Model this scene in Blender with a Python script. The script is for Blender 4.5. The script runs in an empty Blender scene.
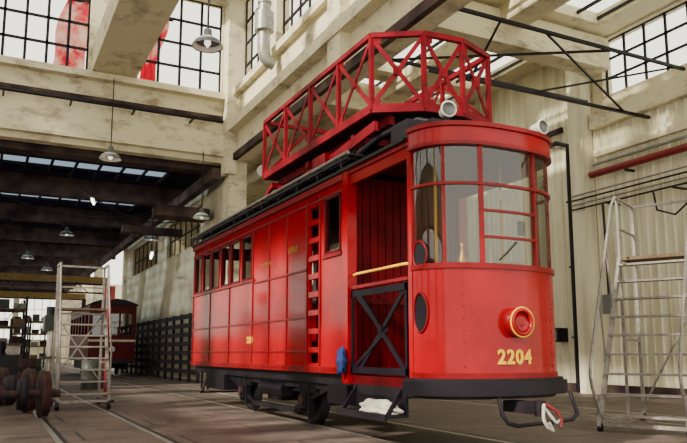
import bpy, bmesh, math, random
from mathutils import Vector, Matrix
random.seed(4)

# ---------------------------------------------------------------- materials
MATS={}
def mat(name,col,rough=0.6,metal=0.0,var=0.25,scale=4.0,bump=0.0,stretch=(1,1,1),col2=None,coat=0.0,alpha=1.0,emit=0.0,detail=6.0,lo=0.35,hi=0.65,spec=0.5,nr=0.5):
    m=bpy.data.materials.new(name); m.use_nodes=True
    nt=m.node_tree; N=nt.nodes; L=nt.links
    bs=N['Principled BSDF']
    bs.inputs['Roughness'].default_value=rough
    bs.inputs['Metallic'].default_value=metal
    bs.inputs['Coat Weight'].default_value=coat
    bs.inputs['Coat Roughness'].default_value=0.08
    bs.inputs['Specular IOR Level'].default_value=spec
    tc=N.new('ShaderNodeTexCoord'); mp=N.new('ShaderNodeMapping')
    mp.inputs['Scale'].default_value=stretch
    L.new(tc.outputs['Object'],mp.inputs['Vector'])
    nz=N.new('ShaderNodeTexNoise'); nz.inputs['Scale'].default_value=scale; nz.inputs['Detail'].default_value=detail; nz.inputs['Roughness'].default_value=nr
    L.new(mp.outputs['Vector'],nz.inputs['Vector'])
    rp=N.new('ShaderNodeValToRGB')
    c2=col2 if col2 else tuple(c*(1-var) for c in col)
    rp.color_ramp.elements[0].position=lo; rp.color_ramp.elements[0].color=(*c2,1)
    rp.color_ramp.elements[1].position=hi; rp.color_ramp.elements[1].color=(*col,1)
    L.new(nz.outputs['Fac'],rp.inputs['Fac'])
    L.new(rp.outputs['Color'],bs.inputs['Base Color'])
    if bump>0:
        bp=N.new('ShaderNodeBump'); bp.inputs['Strength'].default_value=bump; bp.inputs['Distance'].default_value=0.03
        L.new(nz.outputs['Fac'],bp.inputs['Height']); L.new(bp.outputs['Normal'],bs.inputs['Normal'])
    bs.inputs['Alpha'].default_value=alpha
    if emit>0:
        bs.inputs['Emission Color'].default_value=(*col,1); bs.inputs['Emission Strength'].default_value=emit
    MATS[name]=m; return m

mat('red_paint',(0.34,0.0,0.006),0.14,var=0.3,scale=2.2,spec=0.26,detail=10,nr=0.65,lo=0.3,hi=0.6)
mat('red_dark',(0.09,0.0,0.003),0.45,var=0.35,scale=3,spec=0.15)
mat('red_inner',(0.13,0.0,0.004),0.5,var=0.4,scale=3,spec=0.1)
mat('red_trim',(0.23,0.0,0.004),0.3,var=0.3,scale=5,spec=0.22)
mat('red_steel',(0.22,0.0,0.009),0.5,var=0.45,scale=6,spec=0.15)
mat('black_metal',(0.006,0.003,0.009),0.5,var=0.4,scale=8,spec=0.3)
mat('under_metal',(0.012,0.007,0.013),0.65,var=0.6,scale=9,bump=0.2,spec=0.3)
mat('roof_grey',(0.024,0.017,0.025),0.7,var=0.4,scale=5,spec=0.25)
mat('steel',(0.65,0.60,0.54),0.3,metal=0.8,var=0.3,scale=8)
mat('brass',(0.60,0.32,0.04),0.35,metal=0.8,var=0.2)
mat('gold_paint',(0.90,0.52,0.03),0.5,var=0.1,spec=0.2)
mat('concrete',(0.70,0.635,0.44),0.9,scale=1.1,col2=(0.33,0.255,0.175),bump=0.6,detail=15,stretch=(1,1,1.8),lo=0.34,hi=0.50,spec=0.2,nr=0.7)
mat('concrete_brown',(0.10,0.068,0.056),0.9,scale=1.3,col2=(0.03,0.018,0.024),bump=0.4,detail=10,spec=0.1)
mat('cream_sheet',(0.76,0.72,0.54),0.6,scale=1.5,col2=(0.54,0.48,0.33),stretch=(2,2,0.25),lo=0.3,hi=0.58,spec=0.2)
mat('cream_wall',(0.66,0.60,0.42),0.9,scale=0.8,col2=(0.42,0.34,0.23),spec=0.2,detail=12)
mat('frame_dark',(0.018,0.011,0.022),0.6,var=0.3,spec=0.2)
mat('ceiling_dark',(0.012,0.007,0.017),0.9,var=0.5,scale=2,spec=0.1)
mat('white_enamel',(0.80,0.79,0.70),0.35,var=0.1)
mat('grey_enamel',(0.13,0.13,0.13),0.4,var=0.2)
mat('galv',(0.34,0.33,0.29),0.4,metal=0.3,var=0.3,scale=6)
mat('ladder_grey',(0.28,0.25,0.22),0.5,var=0.4,scale=12)
mat('wood',(0.17,0.10,0.05),0.7,var=0.4,scale=6,stretch=(1,8,1))
mat('rust',(0.07,0.026,0.02),0.8,scale=7,col2=(0.016,0.009,0.014),bump=0.3,spec=0.3)
mat('cloth_white',(0.70,0.66,0.56),0.9,var=0.3,scale=9)
mat('cloth_blue',(0.01,0.03,0.15),0.9,var=0.4,scale=9)
mat('tube_light',(1.0,0.98,0.85),0.5,emit=8)
mat('bulb',(1.0,0.97,0.85),0.5,emit=1.5)
mat('pipe_red',(0.20,0.004,0.008),0.5)
mat('machine_green',(0.045,0.055,0.04),0.5,var=0.3,spec=0.3)
mat('yellow_paint',(0.26,0.16,0.04),0.5,var=0.3,spec=0.3)

def glassmat(name,tint,fac,rough=0.03,k=0.6):
    m=bpy.data.materials.new(name); m.use_nodes=True; nt=m.node_tree;N=nt.nodes;L=nt.links
    N.clear(); o=N.new('ShaderNodeOutputMaterial'); t=N.new('ShaderNodeBsdfTransparent'); t.inputs[0].default_value=(*tint,1)
    g=N.new('ShaderNodeBsdfGlossy'); g.inputs['Roughness'].default_value=rough
    lw=N.new('ShaderNodeLayerWeight'); lw.inputs[0].default_value=0.3
    pw=N.new('ShaderNodeMath'); pw.operation='POWER'; pw.inputs[1].default_value=3
    mu=N.new('ShaderNodeMath'); mu.operation='MULTIPLY_ADD'; mu.inputs[1].default_value=k; mu.inputs[2].default_value=fac; mu.use_clamp=True
    L.new(lw.outputs['Facing'],pw.inputs[0]); L.new(pw.outputs[0],mu.inputs[0])
    mx=N.new('ShaderNodeMixShader'); L.new(mu.outputs[0],mx.inputs[0]); L.new(t.outputs[0],mx.inputs[1]); L.new(g.outputs[0],mx.inputs[2]); L.new(mx.outputs[0],o.inputs[0])
    MATS[name]=m
glassmat('glass',(0.97,0.98,0.93),0.02)
glassmat('cab_glass',(0.60,0.62,0.59),0.09,k=0.4)
glassmat('glass_dark',(0.16,0.16,0.18),0.10)
glassmat('skylight_glass',(0.12,0.16,0.22),0.0,0.4,0.0)
m=bpy.data.materials.new('cloth_red'); m.use_nodes=True; nt=m.node_tree; bs=nt.nodes['Principled BSDF']
nz=nt.nodes.new('ShaderNodeTexNoise'); nz.inputs['Scale'].default_value=1.6; nz.inputs['Detail'].default_value=8
tcn=nt.nodes.new('ShaderNodeTexCoord'); nt.links.new(tcn.outputs['Object'],nz.inputs['Vector'])
rp=nt.nodes.new('ShaderNodeValToRGB'); rp.color_ramp.elements[0].position=0.42; rp.color_ramp.elements[0].color=(0.75,0.0,0.03,1); rp.color_ramp.elements[1].position=0.62; rp.color_ramp.elements[1].color=(0.9,0.55,0.45,1)
nt.links.new(nz.outputs['Fac'],rp.inputs['Fac']); nt.links.new(rp.outputs[0],bs.inputs['Base Color'])
tl=nt.nodes.new('ShaderNodeBsdfTranslucent'); nt.links.new(rp.outputs[0],tl.inputs[0]); mx=nt.nodes.new('ShaderNodeMixShader'); mx.inputs[0].default_value=0.7
nt.links.new(bs.outputs[0],mx.inputs[1]); nt.links.new(tl.outputs[0],mx.inputs[2]); nt.links.new(mx.outputs[0],nt.nodes['Material Output'].inputs[0]); MATS['cloth_red']=m

def floormat():
    m=bpy.data.materials.new('floor_concrete'); m.use_nodes=True; nt=m.node_tree;N=nt.nodes;L=nt.links
    bs=N['Principled BSDF']; bs.inputs['Specular IOR Level'].default_value=0.3
    tc=N.new('ShaderNodeTexCoord')
    br=N.new('ShaderNodeTexBrick'); br.inputs['Scale'].default_value=1.0
    br.inputs['Brick Width'].default_value=2.4; br.inputs['Row Height'].default_value=1.2; br.inputs['Mortar Size'].default_value=0.018
    br.inputs['Color1'].default_value=(0.165,0.13,0.112,1); br.inputs['Color2'].default_value=(0.13,0.10,0.09,1); br.inputs['Mortar'].default_value=(0.025,0.018,0.026,1)
    L.new(tc.outputs['Object'],br.inputs['Vector'])
    nz=N.new('ShaderNodeTexNoise'); nz.inputs['Scale'].default_value=1.2; nz.inputs['Detail'].default_value=15; nz.inputs['Roughness'].default_value=0.72
    L.new(tc.outputs['Object'],nz.inputs['Vector'])
    rp=N.new('ShaderNodeValToRGB'); rp.color_ramp.elements[0].position=0.34; rp.color_ramp.elements[0].color=(0.42,0.37,0.42,1); rp.color_ramp.elements[1].position=0.62; rp.color_ramp.elements[1].color=(1.15,1.1,1.0,1)
    L.new(nz.outputs['Fac'],rp.inputs['Fac'])
    mx=N.new('ShaderNodeMix'); mx.data_type='RGBA'; mx.blend_type='MULTIPLY'; mx.inputs[0].default_value=1
    L.new(br.outputs['Color'],mx.inputs[6]); L.new(rp.outputs['Color'],mx.inputs[7]); L.new(mx.outputs[2],bs.inputs['Base Color'])
    r2=N.new('ShaderNodeMapRange'); r2.inputs[1].default_value=0.35; r2.inputs[2].default_value=0.65; r2.inputs[3].default_value=0.36; r2.inputs[4].default_value=0.85
    L.new(nz.outputs['Fac'],r2.inputs[0]); L.new(r2.outputs[0],bs.inputs['Roughness'])
    bp=N.new('ShaderNodeBump'); bp.inputs['Strength'].default_value=0.15; L.new(nz.outputs['Fac'],bp.inputs['Height']); L.new(bp.outputs['Normal'],bs.inputs['Normal'])
    MATS['floor_concrete']=m
floormat()

# ---------------------------------------------------------------- builder
class B:
    def __init__(s): s.bm=bmesh.new(); s.ml=[]
    def mi(s,m):
        if m not in s.ml: s.ml.append(m)
        return s.ml.index(m)
    def face(s,vs,m,smooth=False):
        try: f=s.bm.faces.new(vs)
        except ValueError: return None
        f.material_index=s.mi(m); f.smooth=smooth; return f
    def box(s,x0,x1,y0,y1,z0,z1,m):
        if x0>x1:x0,x1=x1,x0
        if y0>y1:y0,y1=y1,y0
        if z0>z1:z0,z1=z1,z0
        v=[s.bm.verts.new(p) for p in [(x0,y0,z0),(x1,y0,z0),(x1,y1,z0),(x0,y1,z0),(x0,y0,z1),(x1,y0,z1),(x1,y1,z1),(x0,y1,z1)]]
        for q in [(0,3,2,1),(4,5,6,7),(0,1,5,4),(1,2,6,5),(2,3,7,6),(3,0,4,7)]: s.face([v[i] for i in q],m)
    def quad(s,pts,m): s.face([s.bm.verts.new(p) for p in pts],m)
    def bar(s,p,q,w,h,m,up=(0,0,1)):
        p=Vector(p);q=Vector(q);d=(q-p).normalized();u=Vector(up)
        if abs(d.dot(u))>0.99: u=Vector((0,1,0))
        r=d.cross(u).normalized(); u=r.cross(d)
        v=[]
        for c in (p,q):
            for a,b in ((-1,-1),(1,-1),(1,1),(-1,1)): v.append(s.bm.verts.new(c+r*(a*w/2)+u*(b*h/2)))
        for f in [(0,1,2,3),(7,6,5,4),(0,4,5,1),(1,5,6,2),(2,6,7,3),(3,7,4,0)]: s.face([v[i] for i in f],m)
    def rings(s,rs,m,caps=True,closed=True,smooth=True):
        vr=[[s.bm.verts.new(p) for p in r] for r in rs]
        n=len(rs[0])
        for a,b in zip(vr,vr[1:]):
            for i in range(n if closed else n-1):
                s.face([a[i],a[(i+1)%n],b[(i+1)%n],b[i]],m,smooth)
        if caps:
            for r,rev in ((vr[0],True),(vr[-1],False)):
                f=s.face(list(reversed(r)) if rev else r,m)
                if f:
                    for e in f.edges: e.smooth=False
    def cyl(s,p,q,r,m,n=14,r2=None,caps=True):
        p=Vector(p);q=Vector(q);d=(q-p).normalized()
        a=d.orthogonal().normalized(); b=d.cross(a); r2=r if r2 is None else r2
        C=lambda c,R:[c+(a*math.cos(t)+b*math.sin(t))*R for t in [2*math.pi*i/n for i in range(n)]]
        s.rings([C(p,r),C(q,r2)],m,caps)
    def tube(s,pts,r,m,n=8,closed=False):
        pts=[Vector(p) for p in pts]; rs=[]; N=len(pts); a=None
        for i,p in enumerate(pts):
            d=((pts[min(i+1,N-1)]-p).normalized() if i<N-1 else Vector())+((p-pts[i-1]).normalized() if i>0 else Vector())
            d.normalize()
            if a is None: a=d.orthogonal().normalized()
            a=(a-d*a.dot(d)).normalized(); b=d.cross(a)
            rs.append([p+(a*math.cos(t)+b*math.sin(t))*r for t in [2*math.pi*k/n for k in range(n)]])
        s.rings(rs,m)
    def lathe(s,c,prof,m,axis=(0,0,1),n=24,caps=True):
        c=Vector(c);d=Vector(axis).normalized();a=d.orthogonal().normalized();b=d.cross(a)
        s.rings([[c+d*h+(a*math.cos(t)+b*math.sin(t))*max(r,0.0005) for t in [2*math.pi*i/n for i in range(n)]] for r,h in prof],m,caps)
    def prism(s,poly,z0,z1,m):
        s.rings([[(x,y,z0) for x,y in poly],[(x,y,z1) for x,y in poly]],m,True,True,False)
    def strip(s,pts,z0,z1,th,m,smooth=True):
        P=[Vector((x,y)) for x,y in pts]; I=[]
        for i,p in enumerate(P):
            d=(P[min(i+1,len(P)-1)]-P[max(i-1,0)]).normalized(); I.append(p+Vector((-d.y,d.x))*th)
        rs=[[(p.x,p.y,z0),(p.x,p.y,z1),(q.x,q.y,z1),(q.x,q.y,z0)] for p,q in zip(P,I)]
        vr=[[s.bm.verts.new(c) for c in r] for r in rs]
        for a,b in zip(vr,vr[1:]):
            for i in range(4):
                f=s.face([a[i],a[(i+1)%4],b[(i+1)%4],b[i]],m,smooth)
                if f:
                    for e in f.edges:
                        if (e.verts[0] in a and e.verts[1] in b) or (e.verts[1] in a and e.verts[0] in b): e.smooth=False
        s.face(vr[0],m); s.face(list(reversed(vr[-1])),m)
    def panel(s,axis,p0,p1,a0,a1,z0,z1,ops,m):
        A=sorted({a0,a1,*[o[0] for o in ops],*[o[1] for o in ops]}); A=[a for a in A if a0<=a<=a1]
        for u,w in zip(A,A[1:]):
            mid=(u+w)/2; segs=[(z0,z1)]
            for o in ops:
                if o[0]<mid<o[1]:
                    ns=[]
                    for q,t in segs:
                        if o[2]>=t or o[3]<=q: ns.append((q,t)); continue
                        if o[2]>q: ns.append((q,o[2]))
                        if o[3]<t: ns.append((o[3],t))
                    segs=[k for k in ns if k[1]>k[0]+1e-5]
            for q,t in segs:
                if axis=='x': s.box(p0,p1,u,w,q,t,m)
                else: s.box(u,w,p0,p1,q,t,m)
    def done(s,name,parent=None,bevel=0):
        bmesh.ops.recalc_face_normals(s.bm,faces=s.bm.faces)
        me=bpy.data.meshes.new(name); s.bm.to_mesh(me); s.bm.free()
        for m in s.ml: me.materials.append(MATS[m])
        o=bpy.data.objects.new(name,me); bpy.context.collection.objects.link(o)
        if parent: o.parent=parent
        if bevel:
            b=o.modifiers.new('bevel','BEVEL'); b.width=bevel; b.segments=2; b.limit_method='ANGLE'
        return o
def empty(name,loc=(0,0,0)):
    o=bpy.data.objects.new(name,None); bpy.context.collection.objects.link(o); return o

# ================================================================ TRAM
XL,XR,XC=4.28,6.18,5.23
tram=empty('work_tram')
def curve(sa=0.95,sb=0.62,n=2.4,N=40,y0=6.72,xc=XC):
    pts=[]
    for i in range(N+1):
        t=math.pi*i/N
        c,s_=math.cos(t),math.sin(t)
        x=-math.copysign(abs(c)**(2/n),c)*sa; y=-(abs(s_)**(2/n))*sb
        pts.append((xc+x,y0+y))
    return pts
def cpt(dx,sa=0.95,sb=0.62,n=2.4,y0=6.72):
    return (XC+dx, y0-sb*(max(0,1-(abs(dx)/sa)**n))**(1/n))
Z0,ZB,ZW,ZT,ZR=0.82,2.05,3.44,3.66,3.55

# --- body shell
b=B()
wins=[(12.10+i*0.675+0.06,12.10+(i+1)*0.675-0.06,2.43,3.28) for i in range(6)]
ops=wins+[(8.51,9.03,2.48,3.32),(9.24,9.58,0.95,3.38)]
b.panel('x',XL,XL+0.05,8.38,16.2,Z0,ZR,ops,'red_paint')
b.panel('x',XR-0.05,XR,8.38,16.2,Z0,ZR,wins+[(8.6,9.3,2.45,3.3),(9.5,10.2,2.45,3.3),(10.4,11.1,2.45,3.3)],'red_paint')
b.box(XL,XR,16.15,16.2,Z0,2.4,'red_paint'); b.box(XL,XR,16.15,16.2,3.3,ZR,'red_paint')
for x in (XL,XC-0.3,XC+0.2,XR-0.1): b.box(x,x+0.1,16.15,16.2,2.4,3.3,'red_paint')
b.box(XL+0.05,XR-0.05,8.42,16.15,Z0,Z0+0.08,'red_dark')
def bead(y0,y1,z,h=0.035,d=0.018): b.box(XL-d,XL,y0,y1,z-h/2,z+h/2,'red_trim')
bead(8.38,16.2,3.33)
bead(12.0,16.2,2.40,0.05,0.03); bead(9.62,12.0,2.34,0.03,0.02)
bead(9.62,16.2,1.62,0.03); bead(8.38,16.2,0.86,0.09,0.03); bead(9.62,16.2,1.12,0.025)
bead(8.38,16.22,3.50,0.09,0.05)
for y in (9.18,9.64): b.box(XL-0.02,XL,y-0.02,y+0.02,0.9,3.4,'red_trim')
for y in (10.45,11.25,12.08,13.45,14.8,16.17): b.box(XL-0.016,XL,y-0.018,y+0.018,0.9,3.31,'red_trim')
for w in wins+[(8.51,9.03,2.48,3.32)]:
    y0,y1,z0,z1=w; m='red_dark'
    b.box(XL-0.012,XL+0.03,y0,y0+0.035,z0,z1,m); b.box(XL-0.012,XL+0.03,y1-0.035,y1,z0,z1,m)
    b.box(XL-0.012,XL+0.03,y0,y1,z0,z0+0.04,m); b.box(XL-0.012,XL+0.03,y0,y1,z1-0.04,z1,m)
b.box(XL-0.03,XL+0.02,8.46,9.08,2.43,2.48,'red_trim')
for i in range(24):
    y=8.6+i*0.32; b.cyl((XL-0.04,y,0.86),(XL-0.02,y,0.86),0.013,'red_trim',8)
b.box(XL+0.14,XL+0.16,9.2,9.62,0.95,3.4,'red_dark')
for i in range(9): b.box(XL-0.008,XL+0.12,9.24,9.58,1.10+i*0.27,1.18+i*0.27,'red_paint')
b.box(XL-0.04,XL+0.10,8.24,8.40,0.70,3.60,'red_paint'); b.box(XR-0.10,XR+0.04,8.24,8.40,0.78,3.60,'red_paint')
n=14
for i in range(n):
    x0=XL+0.10+i*(XR-XL-0.2)/n; x1=XL+0.10+(i+1)*(XR-XL-0.2)/n
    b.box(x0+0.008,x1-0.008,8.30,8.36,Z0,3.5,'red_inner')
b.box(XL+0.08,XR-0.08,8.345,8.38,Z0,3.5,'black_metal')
b.box(XL+0.1,XR-0.1,8.27,8.30,1.75,1.83,'red_dark')
for x in (XL,XR-0.05):
    b.box(x,x+0.05,6.72,8.26,3.36,3.58,'red_paint')
b.box(XL-0.03,XL,6.72,8.26,3.50,3.58,'red_trim')
b.box(XR-0.05,XR,6.72,8.26,Z0,1.7,'red_paint')
b.done('body',tram,0)

b=B()
for w in wins+[(8.51,9.03,2.48,3.32)]: b.quad([(XL+0.027,w[0],w[2]),(XL+0.027,w[1],w[2]),(XL+0.027,w[1],w[3]),(XL+0.027,w[0],w[3])],'cab_glass')
for w in wins+[(8.6,9.3,2.45,3.3),(9.5,10.2,2.45,3.3),(10.4,11.1,2.45,3.3)]: b.quad([(XR-0.027,w[0],w[2]),(XR-0.027,w[1],w[2]),(XR-0.027,w[1],w[3]),(XR-0.027,w[0],w[3])],'cab_glass')
b.done('side_windows',tram)

# --- cab
b=B()
C=curve()
b.strip(C,Z0,ZB,0.05,'red_paint')
b.strip(curve(0.965,0.635),Z0-0.02,Z0+0.06,0.03,'red_trim')
b.strip(curve(0.97,0.64),ZB-0.03,ZB+0.03,0.09,'red_trim')
b.strip(curve(0.98,0.65),ZW,ZT-0.03,0.08,'red_paint')
b.strip(curve(1.01,0.68),ZT-0.03,ZT+0.02,0.12,'red_trim')
b.strip(curve(0.99,0.66),ZW-0.02,ZW+0.02,0.08,'red_trim')
b.strip(curve(0.96,0.63),2.965,2.995,0.05,'red_trim')
def arc(dx0,dx1,N=8,sa=0.95,sb=0.62):
    return [cpt(dx0+(dx1-dx0)*i/N,sa,sb) for i in range(N+1)]
for z in (2.38,2.68): b.strip(arc(-0.39,0.39,8,0.955,0.625),z-0.014,z+0.014,0.04,'red_trim')
posts=[(XL,6.72,0.07),(4.45,6.315,0.045),(4.84,6.14,0.055),(5.62,6.14,0.055),(6.01,6.315,0.045),(XR,6.72,0.07)]
for x,y,w in posts:
    k=0.97
    px=XC+(x-XC)*k; py=y+0.02
    d=Vector((x-XC,(y-6.9),0)).normalized()
    b.bar((px,py,ZB),(px,py,ZW+0.02),w,w,'red_trim',up=(d.x,d.y,0))
b.box(XL-0.01,XL+0.06,6.70,6.78,0.8,3.5,'red_paint'); b.box(XR-0.06,XR+0.01,6.70,6.78,0.8,3.5,'red_paint')
flo=[p for p in curve(0.93,0.60)]+[(XR-0.06,8.28),(XL+0.02,8.28)]
b.prism(flo,Z0-0.12,Z0-0.01,'red_dark')
b.prism([p for p in curve(0.96,0.63)]+[(XR,8.28),(XL,8.28)],3.58,3.62,'red_dark')
# dash seam strips with rivets
for dx in (-0.62,0.62):
    x,y=cpt(dx); x2,y2=cpt(dx+0.02); t=Vector((x2-x,y2-y,0)).normalized(); nn=Vector((t.y,-t.x,0))
    for k in range(9): 
        p=Vector((x,y,0.95+k*0.13)); b.cyl(p,p+nn*0.008,0.010,'red_trim',8)
b.done('cab',tram)
b=B()
gc=curve(0.935,0.605)
b.rings([[(x,y,ZB) for x,y in gc],[(x,y,ZW) for x,y in gc]],'cab_glass',caps=False,closed=False)
b.done('cab_windows',tram)
b=B()
for z0,z1,mm in ((1.32,1.76,'black_metal'),(2.03,2.34,'black_metal')):
    zc=(z0+z1)/2; hh=(z1-z0)/2; y0=6.56
    ring=[];ring2=[]
    for i in range(20):
        t=2*math.pi*i/20; u=math.cos(t)*0.10; w=math.sin(t)*hh
        yy=y0+u
        dxx=-0.95*(max(0,1-((6.72-yy)/0.62)**2.4))**(1/2.4)
        ring.append((XC+dxx-0.008,yy,zc+w)); ring2.append((XC+dxx+0.02,yy,zc+w))
    b.rings([ring,ring2],mm)  # solid black discs stand in for the shade inside open hand holes
    b.tube([ (p[0]-0.006,p[1],p[2]) for p in ring]+[(ring[0][0]-0.006,ring[0][1],ring[0][2])],0.012,'red_trim',6)
b.done('hole_shade_discs',tram)
b=B()
hx,hy=5.235,6.095
b.lathe((hx,hy,1.43),[(0.166,0.03),(0.166,-0.075),(0.158,-0.08),(0.14,-0.08)],'red_trim',axis=(0,1,0),caps=False)
b.lathe((hx,hy,1.43),[(0.162,-0.075),(0.162,-0.10),(0.145,-0.13),(0.122,-0.13),(0.110,-0.105),(0.108,-0.09),(0.05,-0.10),(0.0,-0.102)],'red_paint',axis=(0,1,0),caps=False)
b.tube([(hx+0.108*math.cos(t),hy-0.097,1.43+0.108*math.sin(t)) for t in [i*math.pi/16 for i in range(33)]],0.008,'red_dark',6)
b.tube([(hx+0.161*math.cos(t),hy-0.112,1.43+0.161*math.sin(t)) for t in [i*math.pi/20 for i in range(41)]],0.009,'gold_paint',6)
b.done('headlight',tram)
def text(s,size,loc,normal,m,ext=0.006,name='lettering'):
    cu=bpy.data.curves.new(name,'FONT'); cu.body=s; cu.size=size; cu.extrude=ext; cu.align_x='CENTER'; cu.align_y='CENTER'; cu.offset=0.006*size/0.2
    o=bpy.data.objects.new(name,cu); bpy.context.collection.objects.link(o)
    dg=bpy.context.evaluated_depsgraph_get(); me=bpy.data.meshes.new_from_object(o.evaluated_get(dg)); bpy.data.objects.remove(o)
    me.materials.clear(); me.materials.append(MATS[m])
    o2=bpy.data.objects.new(name,me); bpy.context.collection.objects.link(o2)
    z=Vector(normal).normalized(); y=Vector((0,0,1)); x=y.cross(z)
    M=Matrix((x,y,z)).transposed().to_4x4(); M.translation=Vector(loc); o2.matrix_world=M; o2.parent=tram
    return o2
for i,ch in enumerate('2204'):
    dx=-0.14-0.06+i*0.122
    x,y=cpt(dx); x2,y2=cpt(dx+0.02)
    t=Vector((x2-x,y2-y,0)).normalized(); nrm=Vector((t.y,-t.x,0))
    text(ch,0.215,(x+nrm.x*0.008,y+nrm.y*0.008,1.045),nrm,'gold_paint',0.004,'front_number')
text('2204',0.16,(XL-0.006,12.2,1.32),(-1,0,0),'gold_paint',0.003,'side_number')
text('C.F.M.T.',0.12,(XL-0.006,10.2,2.72),(-1,0,0),'brass',0.002,'side_letters')
text('SERVICE VOIE',0.08,(XL-0.006,11.4,2.62),(-1,0,0),'brass',0.002,'side_letters')

b=B()
b.cyl((4.85,6.55,Z0),(4.85,6.55,1.95),0.14,'black_metal',20); b.cyl((4.85,6.55,1.95),(4.85,6.55,2.02),0.16,'brass',20)
b.lathe((4.72,6.35,2.07),[(0.05,0),(0.055,0.06),(0.03,0.12),(0.018,0.2),(0.025,0.24),(0.0,0.27)],'brass')
b.bar((4.85,6.55,2.05),(5.02,6.45,2.07),0.03,0.03,'brass')
b.cyl((5.6,6.6,Z0),(5.6,6.6,2.15),0.025,'steel'); 
ring=[(5.6+0.16*math.cos(t),6.6+0.16*math.sin(t),2.15) for t in [i*math.pi/10 for i in range(21)]]
b.tube(ring,0.015,'brass',6); b.bar((5.44,6.6,2.15),(5.76,6.6,2.15),0.02,0.02,'brass')
b.box(5.1,5.5,6.3,6.55,Z0,1.75,'red_dark')
b.box(5.06,5.40,6.24,6.25,2.84,2.96,'cloth_white'); b.box(5.45,5.55,6.24,6.26,2.45,2.62,'black_metal')
b.tube([(5.05,6.11,2.12),(5.15,6.10,2.2),(5.3,6.10,2.34)],0.008,'black_metal',6)
b.box(5.7,6.05,7.0,7.4,1.3,1.36,'wood'); b.cyl((5.87,7.2,Z0),(5.87,7.2,1.3),0.03,'black_metal')
b.cyl((4.75,6.9,Z0),(4.75,6.9,3.55),0.018,'brass',10); b.cyl((5.75,6.9,Z0),(5.75,6.9,3.55),0.018,'brass',10)
b.done('driver_controls',tram)

b=B()
for y in (6.86,8.2): b.box(XL+0.0,XL+0.04,y-0.02,y+0.02,Z0,1.92,'black_metal')
b.box(XL,XL+0.04,6.84,8.22,1.82,1.90,'black_metal'); b.box(XL,XL+0.04,6.84,8.22,0.84,0.92,'black_metal')
for k,(a,c) in enumerate(((0.9,1.85),(1.85,0.9))):
    b.bar((XL+0.01+0.02*k,6.9,a),(XL+0.01+0.02*k,8.0,c),0.022,0.06,'black_metal')
b.bar((XL+0.02,7.45,1.38),(XL+0.02,8.18,1.9),0.02,0.045,'black_metal'); b.bar((XL+0.02,7.3,1.38),(XL+0.02,8.18,0.9),0.02,0.045,'black_metal')
b.cyl((XL-0.01,7.45,1.38),(XL+0.05,7.45,1.38),0.05,'black_metal')
b.box(XL-0.005,XL+0.045,6.8,8.24,1.93,1.97,'red_trim')
b.tube([(XL+0.04,8.2,2.12),(XL,8.05,2.12),(XL,6.9,2.12),(XL+0.03,6.8,2.12)],0.018,'gold_paint')
b.done('folding_gate',tram)

b=B()
b.strip(curve(1.08,0.76,2.3,40,6.74),0.64,0.79,0.16,'black_metal')
b.strip(curve(1.04,0.71,2.3,40,6.74),0.79,0.82,0.12,'under_metal')
b.prism([p for p in curve(0.93,0.6)]+[(XR-0.1,8.2),(XL+0.1,8.2)],0.60,0.70,'under_metal')
pts=[(4.92,6.05,0.66),(4.92,5.98,0.44),(4.97,5.95,0.36),(5.08,5.93,0.33),(5.9,5.98,0.36),(6.0,6.0,0.42),(6.02,6.12,0.66)]
b.tube(pts,0.022,'black_metal')
b.box(5.15,5.32,5.75,6.25,0.46,0.58,'under_metal'); b.cyl((5.235,5.76,0.44),(5.235,5.76,0.60),0.06,'under_metal')
b.tube([(5.235,5.70,0.56),(5.17,5.64,0.50),(5.15,5.62,0.42),(5.20,5.62,0.34),(5.27,5.62,0.30),(5.28,5.68,0.38)],0.018,'cloth_white')
b.tube([(5.25,5.70,0.57),(5.34,5.64,0.50),(5.40,5.62,0.42),(5.36,5.60,0.33)],0.018,'pipe_red')
b.tube([(5.22,5.70,0.55),(5.26,5.62,0.44),(5.33,5.63,0.38),(5.42,5.66,0.40)],0.016,'cloth_white')
b.box(4.35,6.1,6.75,6.85,0.62,0.76,'under_metal')
b.done('bumper',tram)
b=B()
b.box(4.06,4.36,6.95,8.15,0.36,0.40,'black_metal'); b.box(4.04,4.07,6.95,8.15,0.33,0.41,'under_metal')
b.box(4.32,4.36,6.95,8.15,0.40,0.80,'black_metal')
for y in (7.0,8.1): b.bar((4.10,y,0.38),(4.40,y,0.80),0.03,0.05,'black_metal')
b.box(4.30,4.9,6.9,8.2,0.58,0.70,'under_metal')
b.done('entrance_step',tram)

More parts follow.
